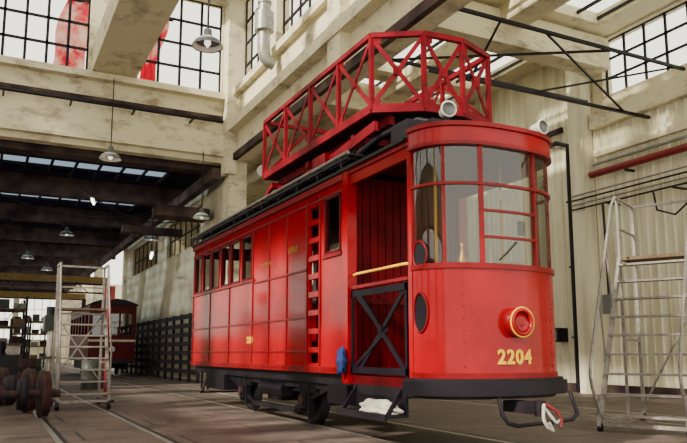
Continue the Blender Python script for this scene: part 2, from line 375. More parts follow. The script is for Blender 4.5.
# --- underframe and wheels
b=B()
b.box(XL+0.08,XL+0.16,8.3,16.1,0.66,0.82,'under_metal'); b.box(XR-0.16,XR-0.08,8.3,16.1,0.66,0.82,'under_metal')
for y in (8.6,10.4,12.2,14.0,15.8): b.box(XL+0.1,XR-0.1,y,y+0.1,0.66,0.82,'under_metal')
yw=(10.05,12.95)
for x in (4.47,5.93):
    b.box(x-0.03,x+0.03,9.2,13.8,0.56,0.66,'under_metal')
    b.bar((x,9.25,0.60),(x,10.6,0.20),0.04,0.06,'under_metal'); 
    b.bar((x,10.5,0.20),(x,12.5,0.20),0.05,0.08,'under_metal')
    b.bar((x,13.75,0.60),(x,12.4,0.20),0.04,0.06,'under_metal')
    for y in yw:
        b.box(x-0.05,x+0.05,y-0.17,y-0.12,0.2,0.62,'under_metal'); b.box(x-0.05,x+0.05,y+0.12,y+0.17,0.2,0.62,'under_metal')
        sx=-1 if x<XC else 1
        b.box(x-0.08,x+0.08,y-0.11,y+0.11,0.26,0.50,'under_metal'); b.cyl((x,y,0.38),(x+sx*0.12,y,0.38),0.08,'rust')
        for s_ in range(5): b.box(x-0.04,x+0.04,y-0.5+s_*0.08,y+0.5-s_*0.08,0.50+s_*0.022,0.518+s_*0.022,'black_metal')
        for d in (-0.32,0.32):
            for k in range(5): b.lathe((x,y+d,0.50+k*0.03),[(0.03,0),(0.05,0.012),(0.03,0.024)],'black_metal',n=10)
for y in yw:
    for x in (4.62,5.84):
        s_=1 if x<XC else -1
        b.lathe((x,y,0.410),[(0.0,-0.03),(0.07,-0.05),(0.08,-0.02),(0.30,-0.01),(0.31,-0.05),(0.375,-0.05),(0.385,0.03),(0.40,0.04),(0.40,0.06),(0.30,0.06),(0.0,0.05)],'under_metal' ,axis=(s_,0,0),n=32)
    b.cyl((4.6,y,0.41),(5.86,y,0.41),0.06,'under_metal')
b.box(4.8,5.7,10.4,11.1,0.25,0.65,'under_metal'); b.box(4.8,5.7,11.9,12.6,0.25,0.65,'under_metal')
b.box(4.35,4.75,13.9,15.2,0.35,0.66,'under_metal'); b.box(4.36,4.7,8.5,9.1,0.40,0.66,'black_metal')
b.cyl((4.5,10.9,0.50),(4.5,12.0,0.50),0.13,'black_metal')
for y in (15.4,15.9): b.bar((4.45,y,0.66),(4.45,y,0.3),0.04,0.04,'under_metal')
b.tube([(4.5,15.5,0.66),(4.48,15.9,0.25),(4.48,16.1,0.2),(5.98,16.1,0.2),(5.98,15.9,0.25),(5.98,15.5,0.66)],0.02,'under_metal')
b.done('undercarriage',tram)

# --- roof
b=B()
def prof(y,k=1.0):
    out=[]
    for i in range(17):
        t=i/16; x=XL-0.04+(XR-XL+0.08)*t; q=2*t-1
        out.append((x,y,3.57+0.26*(1-abs(q)**2.2)))
    return out
b.rings([prof(6.72),prof(16.26)],'roof_grey',caps=False,closed=False)
b.rings([[(x,y,z-0.03) for x,y,z in prof(6.72)],[(x,y,z-0.03) for x,y,z in prof(16.26)]],'roof_grey',caps=False,closed=False)
b.prism([(XL-0.04,16.2),(XR+0.04,16.2),(XR+0.04,16.26),(XL-0.04,16.26)],3.5,3.60,'red_trim')
rs=[]
for k in range(9):
    s_=1-k/8; s_=max(s_,0.02)
    rs.append([(XC+(x-XC)*s_,6.72+(y-6.72)*s_,3.64+0.19*(1-s_**2)) for x,y in curve(1.0,0.67)])
b.rings(rs,'roof_grey',caps=False,closed=False)
b.box(XL-0.07,XL-0.02,6.75,16.26,3.56,3.60,'black_metal')
for y in [8.4+i*0.78 for i in range(11)]:
    b.bar((XL-0.05,y,3.58),(XL-0.05,y,3.78),0.03,0.03,'black_metal')
    b.bar((XL-0.05,y,3.78),(XL+0.35,y,3.78),0.03,0.03,'black_metal')
b.cyl((XL-0.05,8.2,3.72),(XL-0.05,16.3,3.72),0.022,'black_metal',8)
b.cyl((XL-0.05,8.2,3.80),(XL-0.05,16.3,3.80),0.026,'ladder_grey',8)
for x in (XL+0.04,XL+0.16,XL+0.28): b.box(x,x+0.09,8.3,16.2,3.80,3.83,'roof_grey')
for x in (XR-0.37,XR-0.25,XR-0.13): b.box(x,x+0.09,8.3,16.2,3.80,3.83,'roof_grey')
for y in (8.6,11,13.5,15.8): b.bar((XR-0.35,y,3.7),(XR-0.02,y,3.79),0.04,0.04,'black_metal')
b.box(4.75,5.75,6.95,7.35,3.80,3.98,'black_metal'); b.box(4.55,4.9,7.2,7.6,3.75,4.02,'black_metal')
b.tube([(4.5,8.4,3.85),(4.6,8.0,4.0),(4.75,7.6,4.08),(5.0,7.2,4.02)],0.05,'black_metal')
b.tube([(4.6,8.6,3.85),(4.7,8.1,4.05),(4.9,7.5,4.15),(5.3,7.1,4.0)],0.035,'black_metal')
for y in (13.2,14.4,15.4): b.box(4.8,5.7,y,y+0.5,3.80,3.95,'roof_grey')
b.done('roof',tram)
for i,(x,y) in enumerate(((4.60,6.42),(6.0,6.42))):
    b=B(); z=3.88
    b.cyl((x,y,3.62),(x,y,z-0.06),0.03,'black_metal'); b.cyl((x,y,3.68),(x,y,3.74),0.06,'black_metal')
    ax=Vector((-0.25 if i==0 else 0.1,-1,0)).normalized()
    b.lathe((x,y,z),[(0.03,-0.14),(0.06,-0.10),(0.07,0.0),(0.095,0.05),(0.10,0.065),(0.08,0.07)],'white_enamel',axis=ax,caps=False)
    b.lathe((x,y,z),[(0.082,0.069),(0.07,0.045),(0.0,0.04)],'grey_enamel',axis=ax,caps=False)
    b.done('roof_lamp',tram)

# --- lattice work platform
b=B()
zb,zt=4.36,5.40
poly=[(4.45,12.05),(4.45,11.0),(4.45,9.95),(4.45,8.93),(4.45,7.93),(5.05,7.55),(5.65,7.50),(6.3,7.75),(6.3,8.9),(6.3,9.95),(6.3,11.0),(6.3,12.05)]
m='red_steel'
N=len(poly)
for i in range(N):
    p=poly[i]; q=poly[(i+1)%N]
    P=lambda a,z:(a[0],a[1],z)
    b.bar(P(p,zb),P(q,zb),0.05,0.12,m); b.bar(P(p,zt),P(q,zt),0.07,0.07,m)
    b.bar(P(p,zb-0.02),P(p,zt),0.06,0.06,m)
    if i==N-1:
        mid=((p[0]+q[0])/2,p[1]); 
        b.bar(P(mid,zb),P(mid,zt),0.05,0.05,m)
        b.bar(P(p,zb),P(mid,zt),0.02,0.055,m); b.bar(P(q,zb),P(mid,zt),0.02,0.055,m); continue
    b.bar(P(p,zb+0.04),P(q,zt-0.03),0.018,0.06,m); b.bar(P(p,zt-0.03),P(q,zb+0.04),0.018,0.06,m)
    c=((p[0]+q[0])/2,(p[1]+q[1])/2)
    b.box(c[0]-0.06,c[0]+0.06,c[1]-0.02,c[1]+0.02,(zb+zt)/2-0.06,(zb+zt)/2+0.06,m) if 4<=i<=6 else b.box(c[0]-0.02,c[0]+0.02,c[1]-0.06,c[1]+0.06,(zb+zt)/2-0.06,(zb+zt)/2+0.06,m)
    for z in (zb+0.06,zt-0.06):
        d=Vector((q[0]-p[0],q[1]-p[1],0)).normalized()
        b.bar(Vector(P(p,z)),Vector(P(p,z))+d*0.13,0.025,0.12,m)
        for k in range(3): 
            c=Vector(P(p,z))+d*(0.03+0.04*k)
            nn=Vector((-d.y,d.x,0)); b.cyl(c-nn*0.022,c+nn*0.022,0.009,m,6)
b.prism([(x,y) for x,y in poly],zb-0.02,zb+0.02,'wood')
b.prism([(4.50,8.0),(5.07,7.62),(5.65,7.57),(6.25,7.8),(6.25,12),(4.5,12)],zb-0.06,zb-0.02,'black_metal')
for x in (4.75,5.9):
    b.bar((x,7.9,4.24),(x,12.0,4.24),0.08,0.12,m)
for y in (8.6,10.2,11.8):
    b.bar((4.5,y,4.14),(6.2,y,4.14),0.08,0.1,m)
    for x in (4.62,6.0): b.bar((x,y,3.78),(x,y,4.12),0.07,0.07,m)
b.lathe((5.3,9.6,3.8),[(0.7,0),(0.7,0.10),(0.55,0.12),(0.55,0.22),(0.75,0.24),(0.75,0.34)],'black_metal',n=32)
for y0,y1 in ((8.6,10.2),(10.2,11.8)):
    b.bar((4.62,y0,3.8),(4.62,y1,4.12),0.03,0.06,m); b.bar((4.62,y1,3.8),(4.62,y0,4.12),0.03,0.06,m)
b.bar((4.5,10.6,3.85),(4.5,7.9,4.12),0.06,0.14,m)
b.box(4.40,4.62,9.3,9.75,3.86,4.1,m)
b.bar((4.6,12.0,4.2),(4.6,12.7,3.86),0.05,0.08,m); b.bar((6.1,12.0,4.2),(6.1,12.7,3.86),0.05,0.08,m)
b.cyl((4.45,12.15,4.5),(4.45,12.25,4.55),0.11,'white_enamel',16,0.05)
b.done('lattice_work_platform',tram)

def blob(name,c,r,m,seed,flat=0.5):
    bm=bmesh.new(); bmesh.ops.create_icosphere(bm,subdivisions=4,radius=1)
    rnd=random.Random(seed); ph=[rnd.uniform(0,6) for _ in range(6)]
    for v in bm.verts:
        k=1+0.16*math.sin(5*v.co.x+ph[0])*math.cos(6*v.co.y+ph[1])+0.12*math.sin(9*v.co.z+ph[2]+4*v.co.x)+0.12*abs(math.sin(11*v.co.y+ph[3]+3*v.co.x))
        v.co=Vector((v.co.x*r[0]*k,v.co.y*r[1]*k,v.co.z*r[2]*k))
        if v.co.z<-r[2]*flat: v.co.z=-r[2]*flat
        v.co+=Vector(c)
    for f in bm.faces: f.smooth=True
    me=bpy.data.meshes.new(name); bm.to_mesh(me); bm.free(); me.materials.append(MATS[m])
    o=bpy.data.objects.new(name,me); bpy.context.collection.objects.link(o); return o
blob('white_rag_bundle',(4.20,7.35,0.44),(0.13,0.36,0.10),'cloth_white',2,0.4)
o=blob('blue_rag',(4.17,8.28,0.98),(0.06,0.08,0.16),'cloth_blue',5,1.0); o.parent=tram

# ================================================================ BUILDING
b=B(); b.box(-16,22,-8,95,-0.3,0,'floor_concrete'); b.done('floor')
b=B()
for x0 in (4.62,5.84,0.9,2.12,-3.0,-1.8,9.6,10.8):
    b.box(x0-0.045,x0+0.03,-6,90,-0.05,0.004,'steel'); b.box(x0+0.03,x0+0.09,-6,90,-0.05,0.003,'black_metal')
b.done('tram_rails')

YB=24
def window(bld,axis,p,a0,a1,z0,z1,na,nz,m='frame_dark',g='glass',t=0.05,w0=0.06):
    for i in range(na+1):
        a=a0+(a1-a0)*i/na; w=w0 if 0<i<na else w0*1.5
        if axis=='y': bld.box(a-w/2,a+w/2,p-t/2,p+t/2,z0,z1,m)
        else: bld.box(p-t/2,p+t/2,a-w/2,a+w/2,z0,z1,m)
    for i in range(nz+1):
        z=z0+(z1-z0)*i/nz
        if axis=='y': bld.box(a0,a1,p-t/2,p+t/2,z-w0/2,z+w0/2,m)
        else: bld.box(p-t/2,p+t/2,a0,a1,z-w0/2,z+w0/2,m)
    if g is None: return
    if axis=='y': bld.quad([(a0,p,z0),(a1,p,z0),(a1,p,z1),(a0,p,z1)],g)
    else: bld.quad([(p,a0,z0),(p,a1,z0),(p,a1,z1),(p,a0,z1)],g)
b=B()
o1=[(-8,-4.0,10.45,14),(-3.4,2.5,10.45,14),(4.1,7.15,10.45,14)]
b.panel('y',YB,YB+0.4,-9,7.5,7.9,14.4,o1,'concrete')
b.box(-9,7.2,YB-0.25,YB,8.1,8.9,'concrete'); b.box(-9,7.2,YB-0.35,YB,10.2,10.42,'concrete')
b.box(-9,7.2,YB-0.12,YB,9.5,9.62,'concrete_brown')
b.done('wall_cross')
b=B()
b.cyl((-6.9,YB-0.45,9.3),(7.1,YB-0.45,9.3),0.06,'black_metal'); 
for x in range(-6,8,2): b.box(x-0.03,x+0.03,YB-0.5,YB-0.01,9.2,9.26,'black_metal')
b.done('cable_conduit')
for i,o in enumerate(o1):
    b=B(); window(b,'y',YB+0.2,*o,max(2,round((o[1]-o[0])/0.68)),4,w0=0.09); b.done('window_%d'%(i+1))
b=B()
o2=[(20.7,23.4,10.6,14),(15.6,19.7,10.6,14),(9.6,14.4,10.6,14),(3,8.4,10.6,14)]
b.panel('x',7.6,8.05,-2,YB,7.9,14.4,o2,'concrete')
b.box(7.25,7.6,-2,YB-0.4,8.95,9.3,'concrete'); b.box(7.4,7.6,-2,YB-0.4,10.3,10.55,'concrete')
b.box(7.45,7.6,-2,YB-0.4,7.9,8.15,'concrete_brown')
b.bar((7.4,-2,9.36),(7.4,YB-0.5,9.36),0.06,0.12,'black_metal')
b.box(7.4,8.05,23.6,24.4,0,7.9,'concrete'); 
b.box(7.2,7.6,23.4,24.0,7.4,14.4,'concrete'); b.box(7.3,7.6,14.6,15.3,8.1,14.4,'concrete')
b.done('wall_girder')
for i,o in enumerate(o2):
    b=B(); window(b,'x',7.85,*o,max(2,round((o[1]-o[0])/0.68)),4,w0=0.08); b.done('window_%d'%(i+4))
b=B(); b.box(2.6,4.05,-3,YB,10.45,11.4,'concrete'); b.done('ceiling_beam')
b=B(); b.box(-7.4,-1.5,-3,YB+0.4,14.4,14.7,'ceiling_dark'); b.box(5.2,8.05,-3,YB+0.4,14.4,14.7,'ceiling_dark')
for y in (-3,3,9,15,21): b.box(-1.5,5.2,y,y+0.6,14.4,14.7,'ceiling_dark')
b.done('ceiling_high_bay')
b=B()
b.box(8.05,15,13.2,13.8,8.9,9.8,'concrete'); b.box(8.05,15,19.2,19.8,8.9,9.8,'concrete'); b.box(8.05,15,7.2,7.8,8.9,9.8,'concrete')
b.box(11.2,11.9,-2,45,9.4,9.9,'concrete')
b.done('ceiling_beam.001')
b=B(); b.box(8.05,15.4,20,45,9.9,10.2,'concrete'); b.box(8.05,9.0,-2,20,9.9,10.2,'concrete'); b.box(14.2,15.4,-2,20,9.9,10.2,'concrete')
for y in (-2,3.5,8,12.8,18.2): b.box(9.0,14.2,y,y+0.8,9.9,10.2,'concrete')
b.done('ceiling_aisle')
b=B()
for y0,y1 in ((-1.2,3.5),(4.3,8),(8.8,12.8),(13.6,18.2),(19,20)):
    for i in range(8):
        x=9.0+5.2*i/7; b.box(x-0.03,x+0.03,y0,y1,10.0,10.08,'frame_dark')
    b.quad([(9,y0,10.05),(14.2,y0,10.05),(14.2,y1,10.05),(9,y1,10.05)],'glass')  # glazed openings added in the aisle roof to brighten the right wall
b.done('added_aisle_skylight')

# right wall
b=B()
o3=[(8.2,13.5,8.2,9.85),(2,7.4,8.2,9.85)]
b.panel('x',15.03,15.4,-2,14.1,7.3,9.9,o3,'concrete')
pr=[]
y=-2.0
while y<45:
    for dy,dx in ((0,0),(0.20,0),(0.215,-0.04),(0.25,-0.04)): pr.append((15+dx,y+dy))
    y+=0.265
lo=[b.bm.verts.new((x,y,0.0)) for x,y in pr]; hi=[b.bm.verts.new((x,y,7.3 if y<14 else 9.9)) for x,y in pr]
for i in range(len(pr)-1): b.face([lo[i],lo[i+1],hi[i+1],hi[i]],'cream_sheet')
b.box(15.03,15.4,-2,45,0,7.3,'cream_sheet'); b.box(15.03,15.4,14.1,45,7.3,9.9,'cream_sheet')
b.done('wall_right')
b=B(); b.box(14.75,14.955,-2,13.8,7.3,7.75,'concrete'); b.box(14.85,14.955,-2,13.8,6.5,6.7,'concrete'); b.box(14.9,14.955,-2,45,0,0.25,'concrete_brown'); b.box(14.88,14.955,15,45,7.6,7.75,'concrete_brown'); b.done('trim_1')
b=B(); b.box(14.55,14.95,13.9,14.4,0,9.8,'cream_sheet'); b.box(14.55,14.95,7.6,8.0,0,9.8,'cream_sheet'); b.done('trim_2')
for i,o in enumerate(o3):
    b=B(); window(b,'x',15.2,*o,8,3); b.done('window_%d'%(i+8))
b=B(); b.box(7.95,15.4,45,45.3,0,10,'cream_wall'); b.done('wall_aisle_end')

b=B()
b.tube([(14.85,14.75,0),(14.85,14.75,6.7),(14.85,14.75,7.1),(14.85,15.2,7.3),(14.85,20,7.35)],0.07,'black_metal')
for z in (1.5,3.5,5.4): b.box(14.78,14.93,14.65,14.85,z,z+0.05,'black_metal')
b.done('drain_pipe')
b=B()
for k in range(4): b.cyl((14.45,4,5.05+k*0.13),(14.45,14.3,5.05+k*0.13),0.025,'ladder_grey' if k%2 else 'black_metal',8)
for y in (5,7,9,11,13): b.box(14.42,14.9,y,y+0.05,5.0,5.04,'black_metal')
b.tube([(14.45,13.2,5.05),(14.42,13.15,4.5),(14.44,13.15,2.6)],0.03,'black_metal'); b.box(14.36,14.5,13.0,13.3,2.1,2.6,'grey_enamel')
b.tube([(14.45,11.6,5.05),(14.42,11.5,4.55),(14.42,11.0,4.35),(14.42,10.6,4.6),(14.45,10.5,5.05)],0.025,'black_metal')
b.done('conduit_pipes')
b=B(); b.cyl((14.6,8.1,5.95),(14.6,13.7,5.95),0.10,'pipe_red')
for y in (8.5,10.5,12.5): b.box(14.6,14.93,y,y+0.06,5.8,5.86,'black_metal')
b.cyl((14.7,8.1,6.25),(14.7,13.7,6.25),0.05,'galv')
b.done('red_pipe')
b=B()
A=lambda x:(x,11.93,7.1); Cc=lambda x:(x,10.84,8.0)
for f in (A,Cc): b.bar(f(8.12),f(14.9),0.07,0.07,'black_metal')
b.bar((8.12,13.6,8.0),(14.5,13.6,8.0),0.07,0.07,'black_metal')
b.bar((9.0,12.0,7.1),(14.5,13.6,8.0),0.05,0.05,'black_metal'); b.bar((8.2,13.6,8.0),(12.5,10.84,8.0),0.05,0.05,'black_metal')
b.bar((11,11.93,7.1),(14.6,10.84,8.0),0.04,0.04,'black_metal'); b.bar((14.0,11.93,7.1),(10.4,10.84,8.0),0.04,0.04,'black_metal')
b.bar((9.2,11.93,7.1),(9.2,10.84,8.0),0.04,0.04,'black_metal')
b.done('steel_truss')
b=B()
b.cyl((7.05,19.3,10.5),(7.05,19.3,14.3),0.19,'galv',20); b.tube([(7.05,19.3,10.5),(7.05,19.3,10.25),(7.1,19.3,10.05),(7.2,19.3,9.95),(7.38,19.3,9.9)],0.19,'galv',16)
b.cyl((7.05,19.3,10.9),(7.05,19.3,11.5),0.30,'galv',20)
for z in (11.8,12.6,13.4): b.cyl((7.05,19.3,z),(7.05,19.3,z+0.06),0.22,'galv',20)
b.done('ventilation_duct')
for x0,x1,sl in ((1.25,2.35,0.5),(4.15,4.8,0.45)):
    b=B(); rs=[]
    for i in range(15):
        t=i/14; z=10.3+3.0*t
        rs.append([(x0+(x1-x0)*k/8+sl*t+0.10*math.sin(7*t+k*0.2), YB+0.75+0.10*math.sin(5*k/8*3+t*4), z) for k in range(9)])
    b.rings(rs,'cloth_red',caps=False,closed=False)
    b.bar((x0-0.2+sl,YB+0.75,13.3),(x1+0.2+sl,YB+0.75,13.3),0.06,0.06,'black_metal')
    b.bar(((x0+x1)/2+sl,YB+0.42,13.3),((x0+x1)/2+sl,YB+0.8,13.3),0.05,0.05,'black_metal')
    b.done('red_banner')

b=B()
o5=[(y,y+3.6,1.6,4.6) for y in (-2,3,8,13,18)]+[(y,y+4.3,6.3,10.0) for y in (-2.4,2.6,7.6,12.6,17.6)]+[(y,y+4.3,11,14) for y in (-2.4,2.6,7.6,12.6,17.6)]
b.panel('x',-7.4,-7.0,-3,YB,0,14.4,o5,'cream_wall'); b.done('light_shaping_wall')  # unseen wall added so its openings shape the sun falling on the tram
b=B()
for o in o5: window(b,'x',-7.2,*o,4,3,w0=0.17,g=None)  # unglazed bars, added out of view to break the sun into dapples
b.done('window_12')

# far hall
b=B()
b.box(-9,-3.5,YB+0.4,85,8.5,8.8,'ceiling_dark'); b.box(6.5,8.3,YB+0.4,85,8.5,8.8,'ceiling_dark')
ys=[24.4+i*6.7 for i in range(10)]
for y in ys: b.box(-3.5,6.5,y,y+1.6,8.5,8.8,'ceiling_dark')
b.done('ceiling')
b=B()
for y in ys:
    b.quad([(-3.5,y+1.6,8.6),(6.5,y+1.6,8.6),(6.5,y+6.7,8.6),(-3.5,y+6.7,8.6)],'skylight_glass')
    x=-3.5
    while x<6.5: b.box(x-0.05,x+0.05,y+1.6,y+6.7,8.52,8.60,'frame_dark'); x+=0.9
    for k in (1,2,3): b.box(-3.5,6.5,y+1.6+k*1.27,y+1.68+k*1.27,8.5,8.6,'frame_dark')
b.done('skylight_window')
b=B()
for i,y in enumerate(ys):
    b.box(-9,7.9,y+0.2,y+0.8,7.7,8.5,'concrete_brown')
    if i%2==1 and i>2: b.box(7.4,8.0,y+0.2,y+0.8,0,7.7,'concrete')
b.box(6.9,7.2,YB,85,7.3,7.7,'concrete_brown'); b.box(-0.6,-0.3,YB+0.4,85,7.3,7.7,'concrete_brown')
b.box(5.4,7.4,26,27,6.2,6.6,'concrete_brown'); b.box(5.0,7.6,31,31.5,6.3,6.6,'concrete_brown')
b.done('ceiling_beam.002')
b=B(); b.panel('x',7.6,7.9,YB+0.6,45,0,7.7,[(28,34,5.6,7.2),(36,43,5.6,7.2)],'cream_wall'); b.done('wall_side')
b=B(); window(b,'x',7.75,28,34,5.6,7.2,6,2); window(b,'x',7.75,36,43,5.6,7.2,6,2); b.done('window_10')
b=B(); o4=[(-6,-2,2.5,7),(-1.5,2.5,2.5,7),(3,7,2.5,7)]; b.panel('y',85,85.4,-9,16,0,9,o4,'cream_wall'); b.done('wall_back')
b=B()
for o in o4: window(b,'y',85.2,*o,5,4)
b.done('window_11')
b=B(); b.panel('x',-9,-8.7,YB+0.4,85,0,8.5,[(y+1,y+5.5,2.5,7) for y in ys[:-1]],'cream_wall'); b.done('wall_left')
b=B()
for y,z in ((48,5.6),(60,5.4)):
    b.box(-4,7,y,y+0.35,z,z+0.40,'yellow_paint'); b.box(-4,7,y+1.5,y+1.8,z,z+0.5,'frame_dark')
for k in range(6): b.bar((-2+k*1.4,48,5.6),(-1.3+k*1.4,48,5.0),0.06,0.06,'frame_dark')
b.box(-4,7,48,48.2,4.9,5.0,'frame_dark')
for x in (-3.9,6.9): b.box(x-0.15,x+0.15,48,48.3,0,5.6,'frame_dark'); b.box(x-0.15,x+0.15,60,60.3,0,5.4,'frame_dark')
b.done('gantry_crane')
for (fx,fy,fw,fh) in ((-1.2,40,3.0,4.0),(1.6,55,2.4,3.6)):
    b=B()
    for x in (fx,fx+fw/2,fx+fw):
        for y in (fy,fy+3): b.box(x-0.06,x+0.06,y-0.06,y+0.06,0,fh,'frame_dark')
    for z in (0.6,1.5,2.4,3.3):
        b.box(fx,fx+fw,fy-0.05,fy+3.05,z,z+0.07,'wood')
        for k in range(4):
            x=fx+0.15+k*fw/4; b.box(x,x+fw/5.5,fy+0.2,fy+1.2,z+0.07,z+0.35+0.2*((k*7+int(z*3))%3)/2,('machine_green','ladder_grey','rust','wood')[(k+int(z*2))%4])
    b.bar((fx,fy,0),(fx+fw,fy,fh),0.04,0.04,'frame_dark')
    b.done('storage_rack')

def pendant(x,y,z,ztop,dia=0.6,lit=False):
    b=B(); r=dia/2
    b.lathe((x,y,z),[(r,0),(r*0.98,0.03),(r*0.82,r*0.35),(r*0.45,r*0.62),(r*0.28,r*0.72),(r*0.26,r*1.15),(r*0.12,r*1.25),(0.0,r*1.28)],'grey_enamel',caps=False)
    b.lathe((x,y,z+0.015),[(r*0.96,0),(r*0.80,r*0.33),(r*0.4,r*0.6),(0.0,r*0.66)],'white_enamel',caps=False)
    b.lathe((x,y,z+0.0),[(0,-0.02),(r*0.22,0.05),(r*0.2,r*0.4)],'bulb',n=14,caps=False)
    b.cyl((x,y,z+r*1.2),(x,y,ztop),0.018,'black_metal',8)
    b.done('pendant_lamp')
pendant(2.78,10.15,5.80,10.44,0.48)
pendant(3.28,23.45,7.40,10.19,0.72)
pendant(3.5,39.6,7.3,8.48,0.75); pendant(3.45,51.9,6.7,7.69,0.8); pendant(6.4,23.5,5.7,8.1,0.6); pendant(7.0,34.8,6.6,7.3,0.75)
pendant(1.9,45,6.6,7.69,0.75)
for p,q,zt_ in (((3.55,30.0,7.45),(3.75,31.0,7.45),8.4),((6.0,29.6,5.3),(6.3,31.3,5.3),8.4),((2.2,50,6),(2.2,51.2,6),8.4)):
    b=B(); P=Vector(p);Q=Vector(q)
    b.bar(P,Q,0.16,0.06,'white_enamel'); b.cyl(P-Vector((0,0,0.06)),Q-Vector((0,0,0.06)),0.04,'tube_light')
    for t in (0.2,0.8):
        c=P.lerp(Q,t); b.cyl(c,(c.x,c.y,zt_),0.01,'black_metal',6)
    b.done('fluorescent_lamp')
b=B()
def sag(p,q,s):
    p=Vector(p);q=Vector(q); return [p.lerp(q,i/16)-Vector((0,0,s*4*(i/16)*(1-i/16))) for i in range(17)]
b.tube(sag((-0.5,30.2,7.6),(7.0,30.2,7.5),0.9),0.025,'black_metal',6)
b.tube(sag((2.2,26,7.4),(7.2,27,6.5),0.9),0.02,'black_metal',6)
b.done('hanging_cable')

# rolling step ladder
b=B(); m='ladder_grey'
x0,x1,ya,yb=1.30,2.25,14.7,16.1
for x in (x0,x1):
    b.bar((x,ya,0.16),(x,yb-0.35,2.0),0.05,0.07,m); b.bar((x,yb,0.16),(x,yb,2.95),0.045,0.045,m); b.bar((x,yb-0.55,2.0),(x,yb-0.55,2.95),0.04,0.04,m)
    b.bar((x,ya,0.16),(x,yb,0.16),0.05,0.05,m); b.bar((x,yb-0.55,2.95),(x,yb,2.95),0.04,0.04,m)
    b.tube([(x,ya,0.3),(x,ya-0.02,1.15),(x,ya+0.15,1.4),(x,yb-0.55,2.95)],0.018,m)
    b.bar((x,yb,0.9),(x,ya+0.45,0.9),0.03,0.03,m)
    for y in (ya,yb): b.cyl((x-0.03,y,0.08),(x+0.03,y,0.08),0.08,'black_metal')
    for y in (ya,yb): b.bar((x,y,0.08),(x,y,0.17),0.03,0.03,m)
for i in range(8):
    t=(i+0.6)/8; y=ya+(yb-0.35-ya)*t; z=0.16+1.84*t
    b.box(x0,x1,y-0.09,y+0.09,z-0.015,z+0.015,m)
b.box(x0,x1,yb-0.6,yb,1.98,2.02,'wood'); b.bar((x0,yb,2.95),(x1,yb,2.95),0.04,0.04,m); b.bar((x0,yb,2.5),(x1,yb,2.5),0.03,0.03,m)
b.bar((x0,yb,0.5),(x1,yb,1.9),0.025,0.025,m); b.bar((x1,yb,0.5),(x0,yb,1.9),0.025,0.025,m); b.bar((x0,ya,0.16),(x1,ya,0.16),0.05,0.05,m)
b.done('rolling_step_ladder')
def wheelset(x,y,ang,r=0.40):
    b=B(); d=Vector((math.cos(ang),math.sin(ang),0)); c=Vector((x,y,r+0.006))
    b.cyl(c-d*0.85,c+d*0.85,0.07,'rust')
    for s_ in (-1,1):
        b.lathe(c+d*0.6*s_,[(0.0,-0.06),(0.1,-0.08),(0.11,-0.03),(0.28*r/0.4,-0.02),(0.30*r/0.4,-0.06),(r-0.02,-0.06),(r-0.02,0.03),(r,0.04),(r,0.07),(r-0.1,0.07),(0.0,0.06)],'rust',axis=d*-s_,n=32)
    b.lathe(c+d*0.25,[(0.08,-0.06),(0.26,-0.06),(0.26,0.06),(0.08,0.06)],'under_metal',axis=d)
    b.done('wheelset')
wheelset(0.35,13.1,0.1); wheelset(0.2,14.3,0.25); wheelset(-0.2,16.4,0.1); wheelset(-0.9,12.0,0.1)
wheelset(0.25,15.3,0.05)
b=B()
b.box(-0.6,0.8,17.6,19.4,0.45,0.6,'rust'); b.box(-0.5,0.7,17.7,18.3,0.6,1.05,'under_metal'); b.cyl((-0.5,18.8,0.85),(0.7,18.8,0.85),0.25,'rust',20)
for x in (-0.5,0.68):
    for y in (17.7,19.2): b.box(x,x+0.1,y,y+0.1,0,0.45,'rust')
b.cyl((0.3,18.0,1.05),(0.3,18.0,1.35),0.12,'black_metal'); b.box(0.45,0.7,17.8,18.1,1.05,1.25,'ladder_grey')
b.done('workshop_bench')
b=B()
for i in range(7): b.box(-0.5+0.03*i,0.8-0.05*i,20.5+0.02*i,22.0-0.03*i,i*0.16 ,0.14+i*0.16,'rust' if i%2 else 'wood')
b.cyl((-0.2,20.8,1.26),(0.4,21.6,1.26),0.16,'under_metal')
b.done('timber_and_iron_stack')
b=B()
x,y=1.50,19.8
b.box(x-0.3,x+0.3,y-0.4,y+0.3,0.006,0.12,'machine_green'); b.cyl((x,y+0.1,0.12),(x,y+0.1,1.9),0.08,'steel',16); b.box(x-0.18,x+0.18,y-0.45,y+0.35,1.65,2.05,'machine_green')
b.cyl((x,y-0.3,1.25),(x,y-0.3,1.65),0.04,'steel'); b.lathe((x,y-0.2,0.95),[(0.25,0),(0.25,0.05),(0.0,0.05)],'machine_green'); b.cyl((x,y+0.25,2.05),(x,y+0.25,2.3),0.12,'black_metal')
b.bar((x+0.18,y-0.3,1.75),(x+0.45,y-0.4,1.55),0.02,0.02,'steel')
b.done('pillar_drill')
for (x,y,mm) in ((2.9,22.5,'machine_green'),(3.3,23.3,'rust'),(1.35,27.5,'rust'),(1.6,28.3,'machine_green')):
    b=B(); b.lathe((x,y,0.006),[(0.29,0),(0.29,0.28),(0.30,0.29),(0.29,0.31),(0.29,0.58),(0.30,0.59),(0.29,0.61),(0.29,0.88),(0.27,0.88),(0.27,0.86),(0.0,0.86)],mm,n=24); b.done('steel_drum')
b=B()
b.cyl((2.45,16.6,0),(2.45,16.6,0.05),0.2,'rust'); b.cyl((2.45,16.6,0),(2.45,16.6,2.6),0.035,'pipe_red'); b.box(2.33,2.57,16.57,16.6,2.3,2.6,'pipe_red')
b.done('sign_post')
tr2=empty('passenger_tram')
b=B()
cx=5.23; y0=34.0
b.panel('y',y0,y0+0.1,cx-1.05,cx+1.05,0.7,3.3,[(cx-0.9,cx-0.35,1.9,2.9),(cx-0.27,cx+0.27,1.9,2.9),(cx+0.35,cx+0.9,1.9,2.9)],'red_dark')
